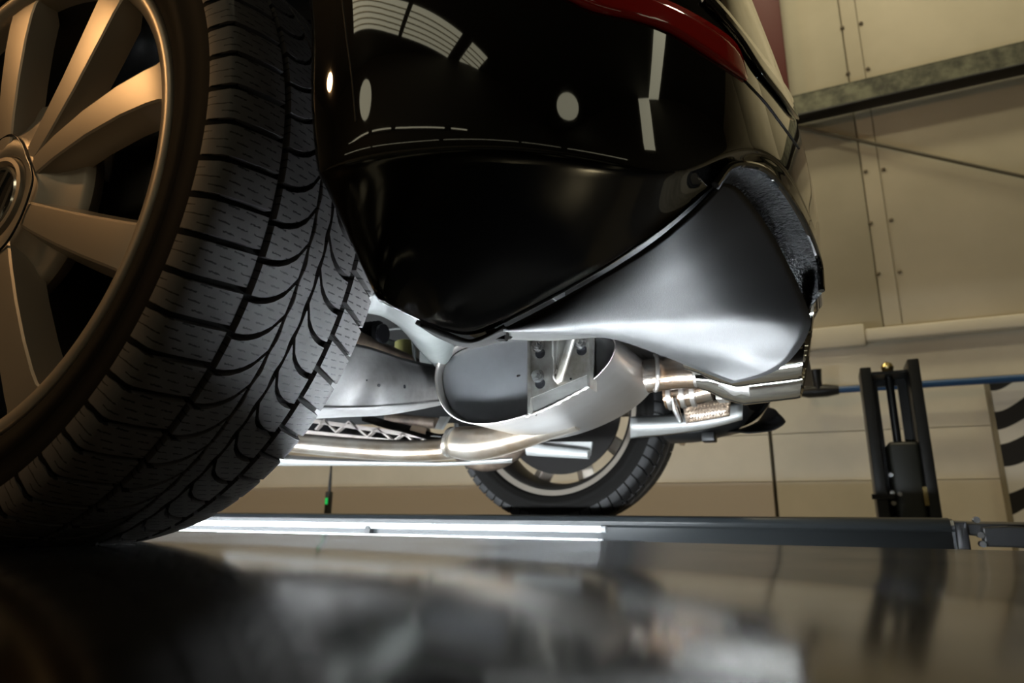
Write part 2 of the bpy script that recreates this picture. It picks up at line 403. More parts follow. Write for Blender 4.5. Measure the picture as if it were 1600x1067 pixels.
# ---- lift post at the right
PX0, PX1 = at(1358, 690, Y=2.6).x, at(1455, 690, Y=2.6).x
PZ = at(1400, 570, Y=2.6).z
lp = empty('lift_post', ((PX0+PX1)/2, 2.65, HALL), 'black open lift post with hydraulic ram behind the far runway end', 'lift post')
rw_ = (PX1-PX0)*.19
box('side_rail', (PX0, 2.6, HALL), (PX0+rw_, 2.78, PZ), 'black_steel', lp, .004)
box('side_rail', (PX1-rw_, 2.6, HALL), (PX1, 2.78, PZ+.02), 'black_steel', lp, .004)
zs0, zs1 = at(1390, 697, Y=2.76).z, at(1390, 603, Y=2.76).z
xa, xb = at(1377, 650, Y=2.76).x, at(1409, 650, Y=2.76).x
box('back_plate', (PX0+rw_, 2.76, zs1), (PX1-rw_, 2.775, PZ-.02), 'black_steel', lp)
box('back_plate', (PX0+rw_, 2.76, HALL), (PX1-rw_, 2.775, zs0), 'black_steel', lp)
box('back_plate', (PX0+rw_, 2.76, zs0), (xa, 2.775, zs1), 'black_steel', lp)
box('back_plate', (xb, 2.76, zs0), (PX1-rw_, 2.775, zs1), 'black_steel', lp)
xr = (xa+xb)/2+.004
tube('ram_rod', [(xr, 2.70, zs0-.1), (xr, 2.70, PZ-.005)], .015, 'black_steel', lp, 12)
tube('top_knob', [(xr, 2.70, PZ-.02), (xr, 2.70, PZ-.005), (xr, 2.70, PZ+.012), (xr, 2.70, PZ+.026), (xr, 2.70, PZ+.034)], [.01, .02, .024, .018, .004], 'brass', lp, 16)
box('top_plate', (PX0+rw_, 2.62, PZ-.03), (PX1-rw_, 2.78, PZ-.018), 'black_steel', lp)
box('carriage', (xr-.045, 2.61, HALL+.6), (PX1-rw_+.004, 2.75, zs0+.005), 'olive_black', lp, .02, 3)
box('latch_strip', (PX1-rw_-.012, 2.595, at(1460, 790, Y=2.6).z), (PX1-rw_+.004, 2.605, at(1460, 760, Y=2.6).z), 'brass', lp)
for bx_, by_ in ((1394, 770), (1406, 772), (1396, 786), (1392, 742)):
    p = at(bx_, by_, Y=2.6); tube('bolt', [(p.x, 2.615, p.z), (p.x, 2.59, p.z)], .009, 'zinc', lp, 8)
box('cross_stop', (PX0-.015, 2.585, at(1380, 780, Y=2.6).z), (PX0+.06, 2.61, at(1380, 772, Y=2.6).z), 'black_steel', lp)

# ------------------------------------------------------------------ the lift
lift = empty('vehicle_lift', (0, CY, HALL), 'grey drive-on car lift with two steel runways and white light tubes', 'car lift')
YN = .50            # inner edge of the near runway
XE = 1.9
rn = box('runway', (-3.4, -.62, TOP-.012), (XE, YN, TOP), 'runway_steel', lift, .003)
box('runway_beam', (-3.4, YN-.09, TOP-.16), (XE, YN-.004, TOP-.0125), 'beam_paint', rn, .004)
box('runway_beam', (-3.4, -.61, TOP-.16), (XE, -.53, TOP-.0125), 'beam_paint', rn, .004)
YF = 1.2; ZF = .034
XF = at(1488, 835, Y=YF).x
# far runway: a folded channel with a rounded lip
prof = [(YF+.10, ZF-.002), (YF+.03, ZF), (YF+.008, ZF-.003), (YF, ZF-.012), (YF, ZF-.019), (YF+.006, ZF-.024), (YF+.006, ZF-.15), (YF+.10, ZF-.15)]
rows = [[Vector((x, y, z)) for y, z in prof] for x in (-3.4, -2, -1, 0, XF)]
rf = grid('runway', rows, 'beam_paint', lift, thick=.004, off=0); sharp(rf, 30)
box('runway_deck', (-3.4, YF+.03, TOP-.012), (XF, YF+.66, TOP), 'runway_steel', rf)
prism('end_plate', [(XF, y, z) for y, z in prof], (.006, 0, 0), 'beam_paint', rf)
# light tubes
XL = at(944, 826, Y=YF).x
def light(x0, x1, y, z, r, m, par):
    t = tube('light_tube', [(x0, y, z), ((x0+x1)/2, y, z), (x1, y, z)], r, m, par, 10)
    for a in (x0, x1): tube('tube_cap', [(a-.006, y, z), (a+.006, y, z)], r*1.15, 'lamp_housing', t, 10)
    return t
z1 = at(700, 823, Y=YF-.004).z; z2 = at(700, 838, Y=YF-.02).z
light(-3.0, XL, YF-.004, z1, .0068, 'led_far', lift)  # upper strip: glowing tube standing in for a reflection in the beam paint
light(-3.0, at(938, 845, Y=YF-.02).x, YF-.02, z2-.003, .005, 'led_far', lift)
light(-3.0, .90, YN+.032, -.0115, .008, 'led', lift)
box('tube_bracket', (at(575, 828, Y=YF-.01).x-.008, YF-.014, z2), (at(575, 828, Y=YF-.01).x+.008, YF+.004, z1), 'beam_black', lift)
box('cable_box', (at(955, 843, Y=YF-.015).x, YF-.03, z2-.02), (at(1002, 843, Y=YF-.015).x, YF, z2-.001), 'beam_black', lift, .003)
# ramp flap at the end of the far runway
rp = box('ramp_hinge', (XF+.006, YF+.02, ZF-.10), (XF+.03, YF+.6, ZF-.004), 'beam_black', lift, .004)
fl = [(XF+.03, ZF-.008), (XF+.62, ZF-.012), (XF+.62, ZF-.05), (XF+.10, ZF-.04), (XF+.03, ZF-.03)]
prism('ramp_flap', [(x, YF+.05, z) for x, z in fl], (0, .5, 0), 'beam_black', lift, .003)
prism('ramp_arm', [(XF+.05, YF+.0, ZF-.015), (XF+.09, YF+.0, ZF-.012), (XF+.62, YF+.0, ZF-.045), (XF+.62, YF+.0, ZF-.075), (XF+.09, YF+.0, ZF-.05), (XF+.05, YF, ZF-.05)], (0, .03, 0), 'beam_black', lift, .003)
for bx_, by_ in ((1525, 812), (1532, 836), (1535, 850)):
    p = at(bx_, by_, Y=YF+.0); tube('bolt', [(p.x, YF+.01, p.z), (p.x, YF-.008, p.z)], .006, 'zinc', lift, 8)

# ------------------------------------------------------------------ the car
car = empty('car', (0, CY, TOP), 'black car on the lift with its rear wheel and steel exhaust in view', 'car')

# ---- wheel (local origin at the hub, y = 0 the outer face, +y inwards)
TW = .215; TC = TW/2; NP = 64; PITCH = 2*math.pi*RW/NP
def crown(v): return RW-.013*(abs(v-TC)/(TC+.006))**3.4
def block_mesh(name, v0, v1, lo, hi, nv=6, nu=4, outer=None):
    vs, fs, uv = [], [], []
    vv = [v0+(v1-v0)*i/(nv-1) for i in range(nv)]
    if outer == 'lo': vv = [v0-.0095, v0-.004]+vv
    if outer == 'hi': vv = vv+[v1+.004, v1+.0095]
    n = len(vv)
    for dep in (0, 1):
        for i, v in enumerate(vv):
            a, b = lo(v), hi(v)
            r = crown(v)
            if v < 0: r = crown(0)-(.004 if v > -.006 else .020)
            if v > TW: r = crown(TW)-(.004 if v < TW+.006 else .020)
            if dep: r = min(r-.003, RW-.013) if 0 <= v <= TW else r-.006
            for j in range(nu):
                u = a+(b-a)*j/(nu-1)
                if dep == 0 and j in (0, nu-1): u += .0006*(1 if j == 0 else -1)
                ang = u/RW; vs.append((r*math.cos(ang), v, r*math.sin(ang))); uv.append((v, u))
    S = n*nu
    for i in range(n-1):
        for j in range(nu-1):
            fs.append((i*nu+j, i*nu+j+1, (i+1)*nu+j+1, (i+1)*nu+j))
        for j in (0, nu-1):
            fs.append((i*nu+j, (i+1)*nu+j, S+(i+1)*nu+j, S+i*nu+j))
    for i in (0, n-1):
        for j in range(nu-1): fs.append((i*nu+j, i*nu+j+1, S+i*nu+j+1, S+i*nu+j))
    o = raw(name, vs, fs, 'tread_rubber', None, True, uv); sharp(o, 30)
    return o
GAP = .0052
def arcL(v):
    t = max(0, min(1, (v-.054)/.0435)); return 1.3*PITCH*(1-math.sqrt(max(0, 1-.96*t*t)))
def arcR(v): return arcL(TW-v)+PITCH*.5
specs = [
    ('outer', 0.0, .046, lambda v: .10*v, lambda v: .10*v+PITCH-GAP, 'lo'),
    ('mid_outer', .0535, .0955, arcL, lambda v: arcL(v)+PITCH-GAP, None),
    ('mid_inner', TW-.0955, TW-.0535, arcR, lambda v: arcR(v)+PITCH-GAP, None),
    ('inner', TW-.046, TW, lambda v: .35*(TW-v)+.011, lambda v: .35*(TW-v)+.011+PITCH-GAP, 'hi')]
tyre_prof = [(.270, .010), (.2755, .003), (.2765, -.002), (.282, -.006), (.289, -.0075), (.291, -.0105), (.305, -.0125), (.307, -.0105), (.322, -.0115), (.334, -.0085), (.343, -.004), (.3475, .001), (.351, .010), (.354, .05), (.355, TC)]
tyre_prof = tyre_prof+[(r, TW-y) for r, y in tyre_prof[-2::-1]]
rim_prof = [(.2735, .012), (.2755, .005), (.2755, -.002), (.2735, -.0045), (.268, -.0048), (.261, -.0025), (.2565, .003), (.254, .012), (.252, .022), (.247, .04), (.236, .06), (.232, .10), (.236, .15), (.247, .19), (.256, .199), (.266, .2035), (.273, .2085), (.2755, .211), (.2755, .204)]
hub_prof = [(.0505, .016), (.0505, .0035), (.053, .0015), (.066, .002), (.074, .005), (.086, .012), (.102, .018), (.116, .021), (.122, .023), (.125, .028), (.12, .04), (.08, .06), (.03, .08)]
SP_OUT = [16.3, 56, 96.5, 136.5, 176.5, 216.5, 257, -62, -22]
SP_IN = [25, 41.5, 97, 136.5, 176.5, 216.5, 257, -64, -25]

def spoke_mesh(ai, ao, m, parent):
    st = [(.052, .0115, .003), (.075, .0135, .0015), (.10, .0150, .000), (.15, .0175, -.0015), (.20, .0200, -.0015), (.235, .0217, .000), (.250, .0228, .0015), (.258, .0265, .003), (.264, .033, .0045)]
    rows = []
    for r, w, yf in st:
        t = (r-.052)/.204; c = R_(ai+(ao-ai)*min(1, t))
        d = .026 if r < .24 else .020
        sec = [(-w-.009, yf+d), (-w-.0055, yf+.014), (-w-.0022, yf+.006), (-w-.0005, yf+.0012), (-w+.002, yf), (0, yf-.0006), (w-.002, yf), (w+.0005, yf+.0012), (w+.0022, yf+.006), (w+.0055, yf+.014), (w+.009, yf+d)]
        e = Vector((math.cos(c), 0, math.sin(c))); tn = Vector((-math.sin(c), 0, math.cos(c)))
        rows.append([e*r+tn*x+Vector((0, y, 0)) for x, y in sec])
    o = grid('spoke', rows, m, parent, smooth=True)
    return sharp(o, 22)

def make_wheel(loc, rotz, detailed):
    w = lathe('wheel', rim_prof, 128, 'rim_silver', None, ang=50)
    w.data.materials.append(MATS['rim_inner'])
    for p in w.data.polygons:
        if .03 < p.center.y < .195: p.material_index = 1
    setp(w, car); w.matrix_parent_inverse = Matrix.Translation(-car.location)
    w.location = loc; w.rotation_euler = (0, 0, rotz)
    ty = lathe('tyre', tyre_prof, 160, 'sidewall_rubber', w, ang=60)
    for v in ty.data.vertices: v.co.z = max(v.co.z, TOP-RW+.0015)
    lathe('hub', hub_prof, 96, 'rim_silver', w, ang=50)
    for ai, ao in zip(SP_IN, SP_OUT): spoke_mesh(ai, ao, 'rim_silver', w)
    # centre rib, a ring with wavy edges
    vs, fs, uv = [], [], []; ns = NP*6
    for i in range(ns):
        a = 2*math.pi*i/ns; ph = i/6*2*math.pi
        l, h = .0990+.0011*math.sin(ph), .1160-.0011*math.sin(ph)
        for v, r in ((l, RW-.013), (l, RW-.0008), (l+.0008, RW), (TC, RW), (h-.0008, RW), (h, RW-.0008), (h, RW-.013)):
            vs.append((r*math.cos(a), v, r*math.sin(a))); uv.append((v, a*RW))
    for i in range(ns):
        j = (i+1) % ns
        for k in range(6): fs.append((i*7+k, i*7+k+1, j*7+k+1, j*7+k))
    vs = [(x, y, max(z, TOP-RW+.0004)) for x, y, z in vs]
    sharp(raw('centre_rib', vs, fs, 'tread_rubber', w, True, uv), 40)
    protos = [block_mesh('tread_block', *s[1:5], outer=s[5]) for s in specs]
    if detailed:
        for k, pr_ in enumerate(protos):
            for i in range(NP):
                o = pr_ if i == 0 else pr_.copy()
                if i: COL.objects.link(o)
                th = 2*math.pi*i/NP; o.parent = w; o.rotation_euler = (0, -th, 0)
                dth = (th-1.5*math.pi+math.pi) % (2*math.pi)-math.pi
                if abs(dth) < .5:
                    rot = Matrix.Rotation(-th, 3, 'Y'); inv = rot.inverted()
                    pv = [rot @ v.co for v in pr_.data.vertices]
                    if min(p.z for p in pv) < TOP-RW:
                        o.data = pr_.data.copy()
                        for v, p in zip(o.data.vertices, pv): v.co = inv @ Vector((p.x, p.y, max(p.z, TOP-RW+.0004)))
    else:
        vs, fs, uv = [], [], []
        for pr_ in protos:
            pv = [v.co.copy() for v in pr_.data.vertices]; pf = [tuple(p.vertices) for p in pr_.data.polygons]
            for i in range(NP):
                rot = Matrix.Rotation(-2*math.pi*i/NP, 3, 'Y'); b = len(vs)
                q_ = [rot @ v for v in pv]; vs += [Vector((v.x, v.y, max(v.z, TOP-RW+.0004))) for v in q_]; fs += [tuple(b+q for q in f) for f in pf]
            bpy.data.objects.remove(pr_)
        o = raw('tread_blocks', vs, fs, 'rubber', w); sharp(o, 30); o['kind'] = 'stuff'
    # centre cap with its emblem
    lathe('centre_cap', [(0, .004), (.040, .004), (.0405, .001), (.043, -.0015), (.0475, -.001), (.0495, .003), (.0495, .012)], 64, 'rim_silver', w, ang=40)
    lathe('emblem_field', [(0, .0022), (.0385, .0022), (.0395, .004)], 64, 'emblem_dark', w)
    lathe('emblem_ring', [(.033, .0025), (.0335, .0003), (.036, -.0008), (.0385, .0003), (.039, .0025)], 64, 'emblem_chrome', w)
    def stroke(pts, wd=.0052):
        vs, fs = [], []
        P = [Vector((x, 0, z)) for x, z in pts]
        for i in range(len(P)-1):
            d = (P[i+1]-P[i]).normalized(); nrm = Vector((-d.z, 0, d.x))*wd/2; b = len(vs)
            for y in (.0024, .0002):
                for q in (P[i]-d*wd*.15+nrm, P[i]-d*wd*.15-nrm, P[i+1]+d*wd*.15-nrm, P[i+1]+d*wd*.15+nrm): vs.append(q+Vector((0, y, 0)))
            fs += [(b, b+1, b+2, b+3), (b+4, b+5, b+6, b+7)]+[(b+k, b+(k+1) % 4, b+4+(k+1) % 4, b+4+k) for k in range(4)]
        return vs, fs
    c_ = raw('emblem_letter', *stroke([(-.0155, .031), (0, .0035), (.0155, .031)]), 'emblem_chrome', w, False)
    raw('emblem_letter', *stroke([(-.030, .015), (-.0135, -.030), (0, -.0035), (.0135, -.030), (.030, .015)]), 'emblem_chrome', w, False)
    # seam line of the hub cover
    pol = [(.074, 120), (.077, 100), (.075, 82), (.066, 60), (.061, 39), (.064, 20), (.068, 2), (.068, -26), (.072, -50), (.072, -70), (.066, -90)]
    if detailed:
        tube('cover_seam', [Vector((r*math.cos(R_(a)), -.0002 + (max(0, r-.074)*.62), r*math.sin(R_(a)))) for r, a in pol], .0011, 'emblem_dark', w, 8, n=60)
    # brake disc and calliper
    lathe('brake_disc', [(.07, .085), (.165, .085), (.167, .088), (.167, .105), (.165, .108), (.07, .108)], 96, 'brake_iron', w)
    lathe('dust_shield', [(.02, .128), (.19, .128), (.229 if detailed else .205, .134), (.229 if detailed else .205, .14), (.02, .145)], 72, 'shield_rust', w)
    return w
make_wheel((0, 0, RW), 0, True)
make_wheel((0, 1.793, RW), math.pi, False)
# calliper and hub carrier of the near wheel (do not turn with it)
cal = box('brake_calliper', (.10, .05, RW-.03), (.185, .15, RW+.10), 'brake_iron', car, .014, 3)

# ---- bumper skin: a corner in plan, tucked in below the crease
X0P, Y1P, NPW = .36, .56, 2.5
def plan_y(X, y0, xm):
    t = min(1, max(0, (X-X0P)/(xm-X0P))); return Y1P-(Y1P-y0)*max(0, 1-t**NPW)**(1/NPW)
def hit(x, y, y0, xm):
    v = ray(x, y); v = v/v.y; s = -.2-EYE.y; prev = None
    while s < 1.2:
        p = EYE+v*s
        if p.x < xm and p.y >= plan_y(p.x, y0, xm): return p
        s += .0005
    return None
CREASE = [(497, 250), (560, 243), (640, 236), (720, 231), (800, 234), (880, 243), (960, 257), (1030, 271), (1088, 264), (1138, 238), (1180, 229), (1220, 250), (1253, 305), (1279, 372)]
BOT = [(592, 470), (625, 490), (660, 507), (700, 523), (740, 531), (790, 508), (860, 472), (940, 427), (1015, 379), (1085, 322), (1143, 264), (1190, 254), (1235, 303), (1279, 392)]
BY0 = [.06, .08, .12, .155, .18, .18, .165, .14, .103, .058, .021, .005, 0, 0]
XMC = .798
cre, bot = [], []
for j in range(14):
    cre.append(hit(*CREASE[j], -.004, XMC))
    bot.append(hit(*BOT[j], BY0[j], XMC))
YC = {j: cre[j].y for j in range(10, 14)}
rear = [(.48, XMC), (.60, XMC+.001), (.75, XMC+.001), (CY, XMC+.001)]
cre += [Vector((x-d, y, .372)) for (y, x), d in zip(rear, (.008, .03, .05, .055))]
cre[0] += Vector((-.012, .012, 0))
bot += [Vector((x-d, y, .345)) for (y, x), d in zip(rear, (.016, .055, .08, .085))]
def upper(z, y0, xm):
    out = []
    for j, c in enumerate(cre):
        if j < 14:
            xa_ = math.sqrt(max(.0, .426**2-(z-RW)**2)) if z < .8 else .1
            X = cre[j].x
            X = xa_+(X-cre[0].x)*(xm-xa_)/(XMC-cre[0].x)
            X = min(X, xm-.0005*(14-j)) if j > 9 else X
            Y = plan_y(X, y0, xm)
            if j >= 10: Y = YC[j]+(.0 if z < .5 else .0); X = X0P+(xm-X0P)*max(0, 1-((Y1P-Y)/(Y1P-y0))**NPW)**(1/NPW)
            if j == 0: Y += .012
            out.append(Vector((X, Y, z)))
        else:
            out.append(Vector((xm+.002, rear[j-14][0], z)))
    return out
rows = [upper(.74, .05, .742), upper(.62, .024, .766), upper(.54, .008, .782), upper(.47, -.001, .791), upper(.42, -.0045, .795), upper(.37, -.006, .797)]
def lerp_row(a, b, t, tuck):
    return [p.lerp(q, t)+Vector((0, tuck, 0)) for p, q in zip(a, b)]
rows[-1] = [Vector((p.x, p.y, max(p.z, c.z+.022))) for p, c in zip(rows[-1], cre)]
for i in range(len(rows)-2, -1, -1):
    rows[i] = [Vector((p.x, p.y, max(p.z, q.z+.02))) for p, q in zip(rows[i], rows[i+1])]
up1 = [Vector((p.x, p.y-.0005, p.z)) for p in lerp_row(cre, rows[-1], .22, 0)]
lo1 = lerp_row(cre, bot, .055, .003)
rows += [up1, cre, lo1]
for t, k in ((.3, .002), (.55, .001), (.8, -.001)):
    rows.append([p.lerp(q, t)+Vector((0, k*(1 if j < 9 else 0), 0)) for j, (p, q) in enumerate(zip(cre, bot))])
rows.append(bot)
# wheel-arch return and lower return
rows = [[r[0]+Vector((-.004, .035, 0)), r[0]+Vector((-.006, .006, 0))]+r for r in rows]
inner = [p+Vector((-.006, .010, .006)) for p in rows[-1]]
bump_rows = rows+[inner]
bumper = grid('rear_bumper', bump_rows, 'black_paint', car, sub=2)
mir = lambda P: [Vector((p.x, 2*CY-p.y, p.z)) for p in P]
def mirror_part(o, name=None):
    c = o.copy(); c.data = o.data.copy()
    for v in c.data.vertices:
        v.co.y = 2*CY-v.co.y; v.co.x -= .085*min(1, max(0, (v.co.y-CY)/.5))
        if v.co.z < .29: v.co.z = .29+(v.co.z-.29)*.6
    c.data.flip_normals(); COL.objects.link(c); return c
b2 = mirror_part(bumper)
# surface picker on the finished skin
dg = bpy.context.evaluated_depsgraph_get()
def bvh_of(o):
    bpy.context.view_layer.update(); d = bpy.context.evaluated_depsgraph_get()
    return BVHTree.FromObject(o, d)
BT = bvh_of(bumper)
_wi = bumper.matrix_world.inverted()
def on_skin(x, y, off=.0015):
    v = ray(x, y).normalized(); h = BT.ray_cast(_wi @ EYE, (_wi.to_3x3() @ v).normalized())
    if h[0] is None: return None
    n = h[1] if h[1].dot(v) < 0 else -h[1]
    return h[0]+n*off
def skin_strip(name, lo_px, hi_px, m, off, thick, n=28, nr=5):
    lo_px = cat_rom([(x, y, 0) for x, y in lo_px], n); hi_px = cat_rom([(x, y, 0) for x, y in hi_px], n)
    rows = []
    for i in range(nr):
        r = []
        for a, b in zip(lo_px, hi_px):
            p = a.lerp(b, i/(nr-1)); q = on_skin(p.x, p.y, off)
            if q is None: q = r[-1].copy() if r else EYE+ray(p.x, p.y)*.55
            r.append(q)
        rows.append(r)
    return grid(name, rows, m, car, thick=thick, off=0)
skin_strip('reflector', [(700, -62), (800, -30), (872, -6), (926, 18), (993, 33), (1044, 51), (1095, 82), (1146, 115), (1164, 127)],
           [(715, -120), (830, -80), (930, -45), (990, -22), (1028, -2), (1069, 17), (1121, 48), (1151, 76), (1165, 124)], 'red_lens', .001, .003)
skin_strip('trim_blade', [(1095, 2), (1110, 17), (1150, 62), (1180, 110), (1212, 150), (1236, 182), (1250, 192)],
           [(1100, -5), (1120, 7), (1160, 55), (1195, 100), (1225, 140), (1242, 172), (1251, 190)], 'black_paint', .003, .002, nr=4)
def seam(px, r=.0012, m='dark_plastic'):
    P = [on_skin(p.x, p.y, .0002) for p in cat_rom([(x, y, 0) for x, y in px], 40)]; P = [p for p in P if p]
    return tube('panel_gap', P, r, m, car, 8)
seam([(1105, 5), (1150, 42), (1190, 92), (1225, 140), (1250, 178)])
seam([(1164, 127), (1195, 160), (1220, 193), (1248, 232)])
seam([(534, -10), (542, 60), (550, 120), (556, 190)], .0006)

# ---- satin exhaust trim below the corner
def hy(x, y, dy=0.0, y0=0.0):
    p = hit(x, y, y0, XMC); return at(x, y, Y=p.y+dy)
cA = [hit(*p, b, XMC) for p, b in (((787, 513), .186), ((860, 475), .169), ((940, 430), .144), ((1015, 382), .107), ((1082, 327), .063), ((1124, 284), .036))]
cB = [cA[-1], hy(1146, 290, .026), hy(1172, 318, .04), hy(1202, 362, .06), hy(1235, 425, .08), hy(1260, 485, .09)]
cC = [cA[0]]+[at(x, y, Y=v) for x, y, v in ((870, 517, .24), (960, 526, .302), (1030, 550, .368), (1090, 574, .42), (1143, 596, .45))]
cD = [cC[-1]]+[at(x, y, Y=v) for x, y, v in ((1185, 584, .445), (1220, 566, .435), (1246, 536, .425), (1259, 508, .41))]+[cB[-1]]
tb = cC
nU, nV = 40, 34
a_, b_, c_, d_ = cat_rom(cA, nU), cat_rom(cB, nV), cat_rom(cC, nU), cat_rom(cD, nV)
trows = []
for v in range(nV):
    tv = v/(nV-1); r = []
    for u in range(nU):
        tu = u/(nU-1)
        # sides: top-left a_(u), bottom c_(u); left end is the point cA[0]; right side b_/d_ joined
        P = a_[u]*(1-tv)+c_[u]*tv
        rgt = cat_rom(cB+cD[::-1][1:], 2*nV)          # from cA[-1] round to cC[-1]
        Q = rgt[min(2*nV-1, round(tv*(2*nV-1)))]
        lin_ = a_[-1]*(1-tv)+c_[-1]*tv
        P = P+(Q-lin_)*tu**3.2
        k = 16*tv*(1-tv)*tu*(1-tu)*.5+4*tv*(1-tv)*.25*tu
        r.append(P+Vector((.2, -.45, -.85))*.024*k)
    trows.append(r)
trim = grid('exhaust_trim', trows, 'satin_plastic', car, thick=.003, off=1)
tr2 = mirror_part(trim)
edge = tube('trim_edge', cat_rom(tb[:6], 40), .0022, 'satin_plastic', car, 8)
# textured lining in the recess behind the trim
LO = [(1118, 290), (1140, 262), (1168, 258), (1200, 270), (1232, 307), (1262, 360), (1280, 410), (1284, 455)]
LI = [(1118, 300), (1138, 298), (1160, 320), (1184, 352), (1208, 392), (1230, 436), (1246, 470), (1256, 494)]
lo_ = [hy(x, y, .004) for x, y in LO]
li_ = [hy(x, y, d) for (x, y), d in zip(LI, (.04, .06, .08, .10, .12, .13, .135, .13))]
mid = [p.lerp(q, .5)+Vector((0, .012, .004)) for p, q in zip(lo_, li_)]
lin = grid('recess_lining', smooth_grid([lo_, mid, li_, [p+Vector((-.02, .03, .0)) for p in li_]], 12, 40), 'rough_foam', car, thick=.003, off=0)
# plain rear lip beside the outlet
seamlip = tube('recess_lip', cat_rom([p+Vector((0, -.001, 0)) for p in lo_], 50), .0032, 'black_paint', car, 8)

# ---- dark shell above the running gear
pan = grid('floor_pan', [[Vector((x, y, z)) for y in (.30, .6, 1.2, 1.5)] for x, z in ((-1.4, .34), (-.5, .36), (-.1, .48), (.35, .46), (.5, .40), (.76, .36))], 'dark_plastic', car, thick=.004, off=0)
hs = []
for a in range(-4, 185, 9):
    r = .452
    hs.append([Vector((r*math.cos(R_(a)), y, RW+r*math.sin(R_(a)))) for y in (.02, .15, .30, .52)])
grid('wheel_arch_liner', hs, 'black_liner', car, thick=.003, off=0)
hs2 = [[Vector((p.x, 2*CY-p.y, p.z)) for p in r] for r in hs]
grid('wheel_arch_liner', hs2, 'black_liner', car, thick=.003, off=0)
prism('arch_inner_wall', [(.44*math.cos(R_(a)), .31, RW+.44*math.sin(R_(a))) for a in range(20, 161, 10)], (0, .006, 0), 'black_liner', car)
# flank and tail above the bumper (mostly out of frame)
up_rows = [bump_rows[0], [p+Vector((-.03, .015, .16)) for p in bump_rows[0]], [p+Vector((-.09, .06, .36)) for p in bump_rows[0]]]
bq = grid('tail_panel', up_rows, 'black_paint', car, sub=1)
mirror_part(bq)
flank = []
for z, y in ((.86, .02), (.90, .016), (1.05, .07)):
    flank.append([Vector((x, y, z)) for x in (-1.4, -.5, 0, .35)])
grid('flank_panel', flank, 'black_paint', car, thick=.002, off=0)
arch = []
for a in range(20, 161, 7):
    c, s = math.cos(R_(a)), math.sin(R_(a))
    arch.append([Vector((.442*c, .012, RW+.442*s)), Vector((.452*c, -.002, RW+.452*s)), Vector((.47*c, .002, RW+.47*s)), Vector((.56*c, .02, min(.88, RW+.54*s)))])
grid('arch_flare', arch, 'black_paint', car, thick=.002, off=0)

# ---- muffler
YM0, YM1 = .60, .865
CAP = [(679, 590), (682, 570), (692, 554), (708, 543), (735, 533), (790, 524), (860, 518), (930, 517), (955, 521), (964, 536), (961, 553), (948, 574), (925, 596), (893, 618), (850, 639), (818, 651), (780, 661), (745, 664), (715, 657), (695, 641), (683, 617)]
cap3 = cat_rom(pxs(CAP, YM0)+[at(*CAP[0], Y=YM0)], 85)[:-1]
for _ in range(8): cap3 = [(cap3[i-1]+cap3[i]*2+cap3[(i+1) % len(cap3)])/4 for i in range(len(cap3))]
cen = sum(cap3, Vector())/len(cap3)
def ring(y, s): return [Vector((cen.x+(p.x-cen.x)*s, y, cen.z+(p.z-cen.z)*s)) for p in cap3]
muf = grid('muffler', [ring(YM0+.018, .972), ring(YM0+.004, .978), ring(YM0, .984), ring(YM0-.0008, .992), ring(YM0, .999), ring(YM0+.004, 1.002), ring(YM0+.06, 1.003), ring(YM0+.13, 1.003), ring(YM1-.01, 1.0), ring(YM1, .985)], 'brushed_steel', car, closed=True)
sharp(muf, 50)
back = ring(YM1, .985)
raw('end_plate', [(p.x, p.y-.001, p.z) for p in back], [tuple(range(len(back)))], 'brushed_steel', muf, False)
capr = [ring(YM0+.018, .975), ring(YM0+.016, .955), ring(YM0+.0135, .93), ring(YM0+.013, .86), ring(YM0+.0125, .5), ring(YM0+.012, .02)]
grid('end_cap', capr, 'cap_steel', muf, closed=True)
wl = [ring(YM0-.001, .995)[i] for i in range(len(cap3))]
tube('rim_weld', wl+[wl[0]], .0011, 'weld', muf, 6, caps=False)
YP = YM0-.018
def pts(L_, Y): return [at(x, y, Y=Y) for x, y in L_]
prism('mount_plate', pts([(828, 520), (918, 516), (918, 585), (829, 622)], YP), (0, .004, 0), 'plate_steel', muf)
e0 = pts([(824, 520), (828, 520), (829, 622), (826, 646), (824, 646)], YP-.001)
prism('mount_edge', e0, (0, .032, 0), 'plate_steel', muf)
prism('mount_edge', pts([(916, 516), (920, 516), (922, 607), (918, 603)], YP-.001), (0, .032, 0), 'plate_steel', muf)
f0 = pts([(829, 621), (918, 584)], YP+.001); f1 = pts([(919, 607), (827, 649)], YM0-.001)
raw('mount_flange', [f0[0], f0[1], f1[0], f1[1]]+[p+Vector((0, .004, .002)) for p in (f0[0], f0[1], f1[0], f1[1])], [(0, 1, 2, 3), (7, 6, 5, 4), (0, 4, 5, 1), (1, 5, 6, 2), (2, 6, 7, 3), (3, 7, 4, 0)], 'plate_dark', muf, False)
tube('bracket_weld', [p+Vector((0, -.001, 0)) for p in cat_rom(pts([(822, 651), (850, 640), (885, 623), (922, 602)], YM0-.001), 24)], [.0022+.0012*math.sin(i*2.1) for i in range(24)], 'weld', muf, 8)
for x, y in ((842, 541), (842, 588), (907, 536)):
    p = at(x, y, Y=YP)
    sl = at(x+2, y+11, Y=YP)
    tube('slot', [Vector((sl.x, YP-.0006, sl.z)), Vector((sl.x, YP+.002, sl.z))], .0085, 'emblem_dark', muf, 14)
    tube('washer', [Vector((p.x, YP-.001, p.z)), Vector((p.x, YP-.004, p.z))], .0105, 'zinc', muf, 18)
    tube('nut', [Vector((p.x, YP-.004, p.z)), Vector((p.x, YP-.012, p.z))], .0082, 'zinc', muf, 6)
    tube('stud', [Vector((p.x, YP-.012, p.z)), Vector((p.x, YP-.018, p.z))], .0045, 'zinc', muf, 10)
q0, q1 = at(874, 594, Y=YP-.010), at(898, 512, Y=YP-.03)
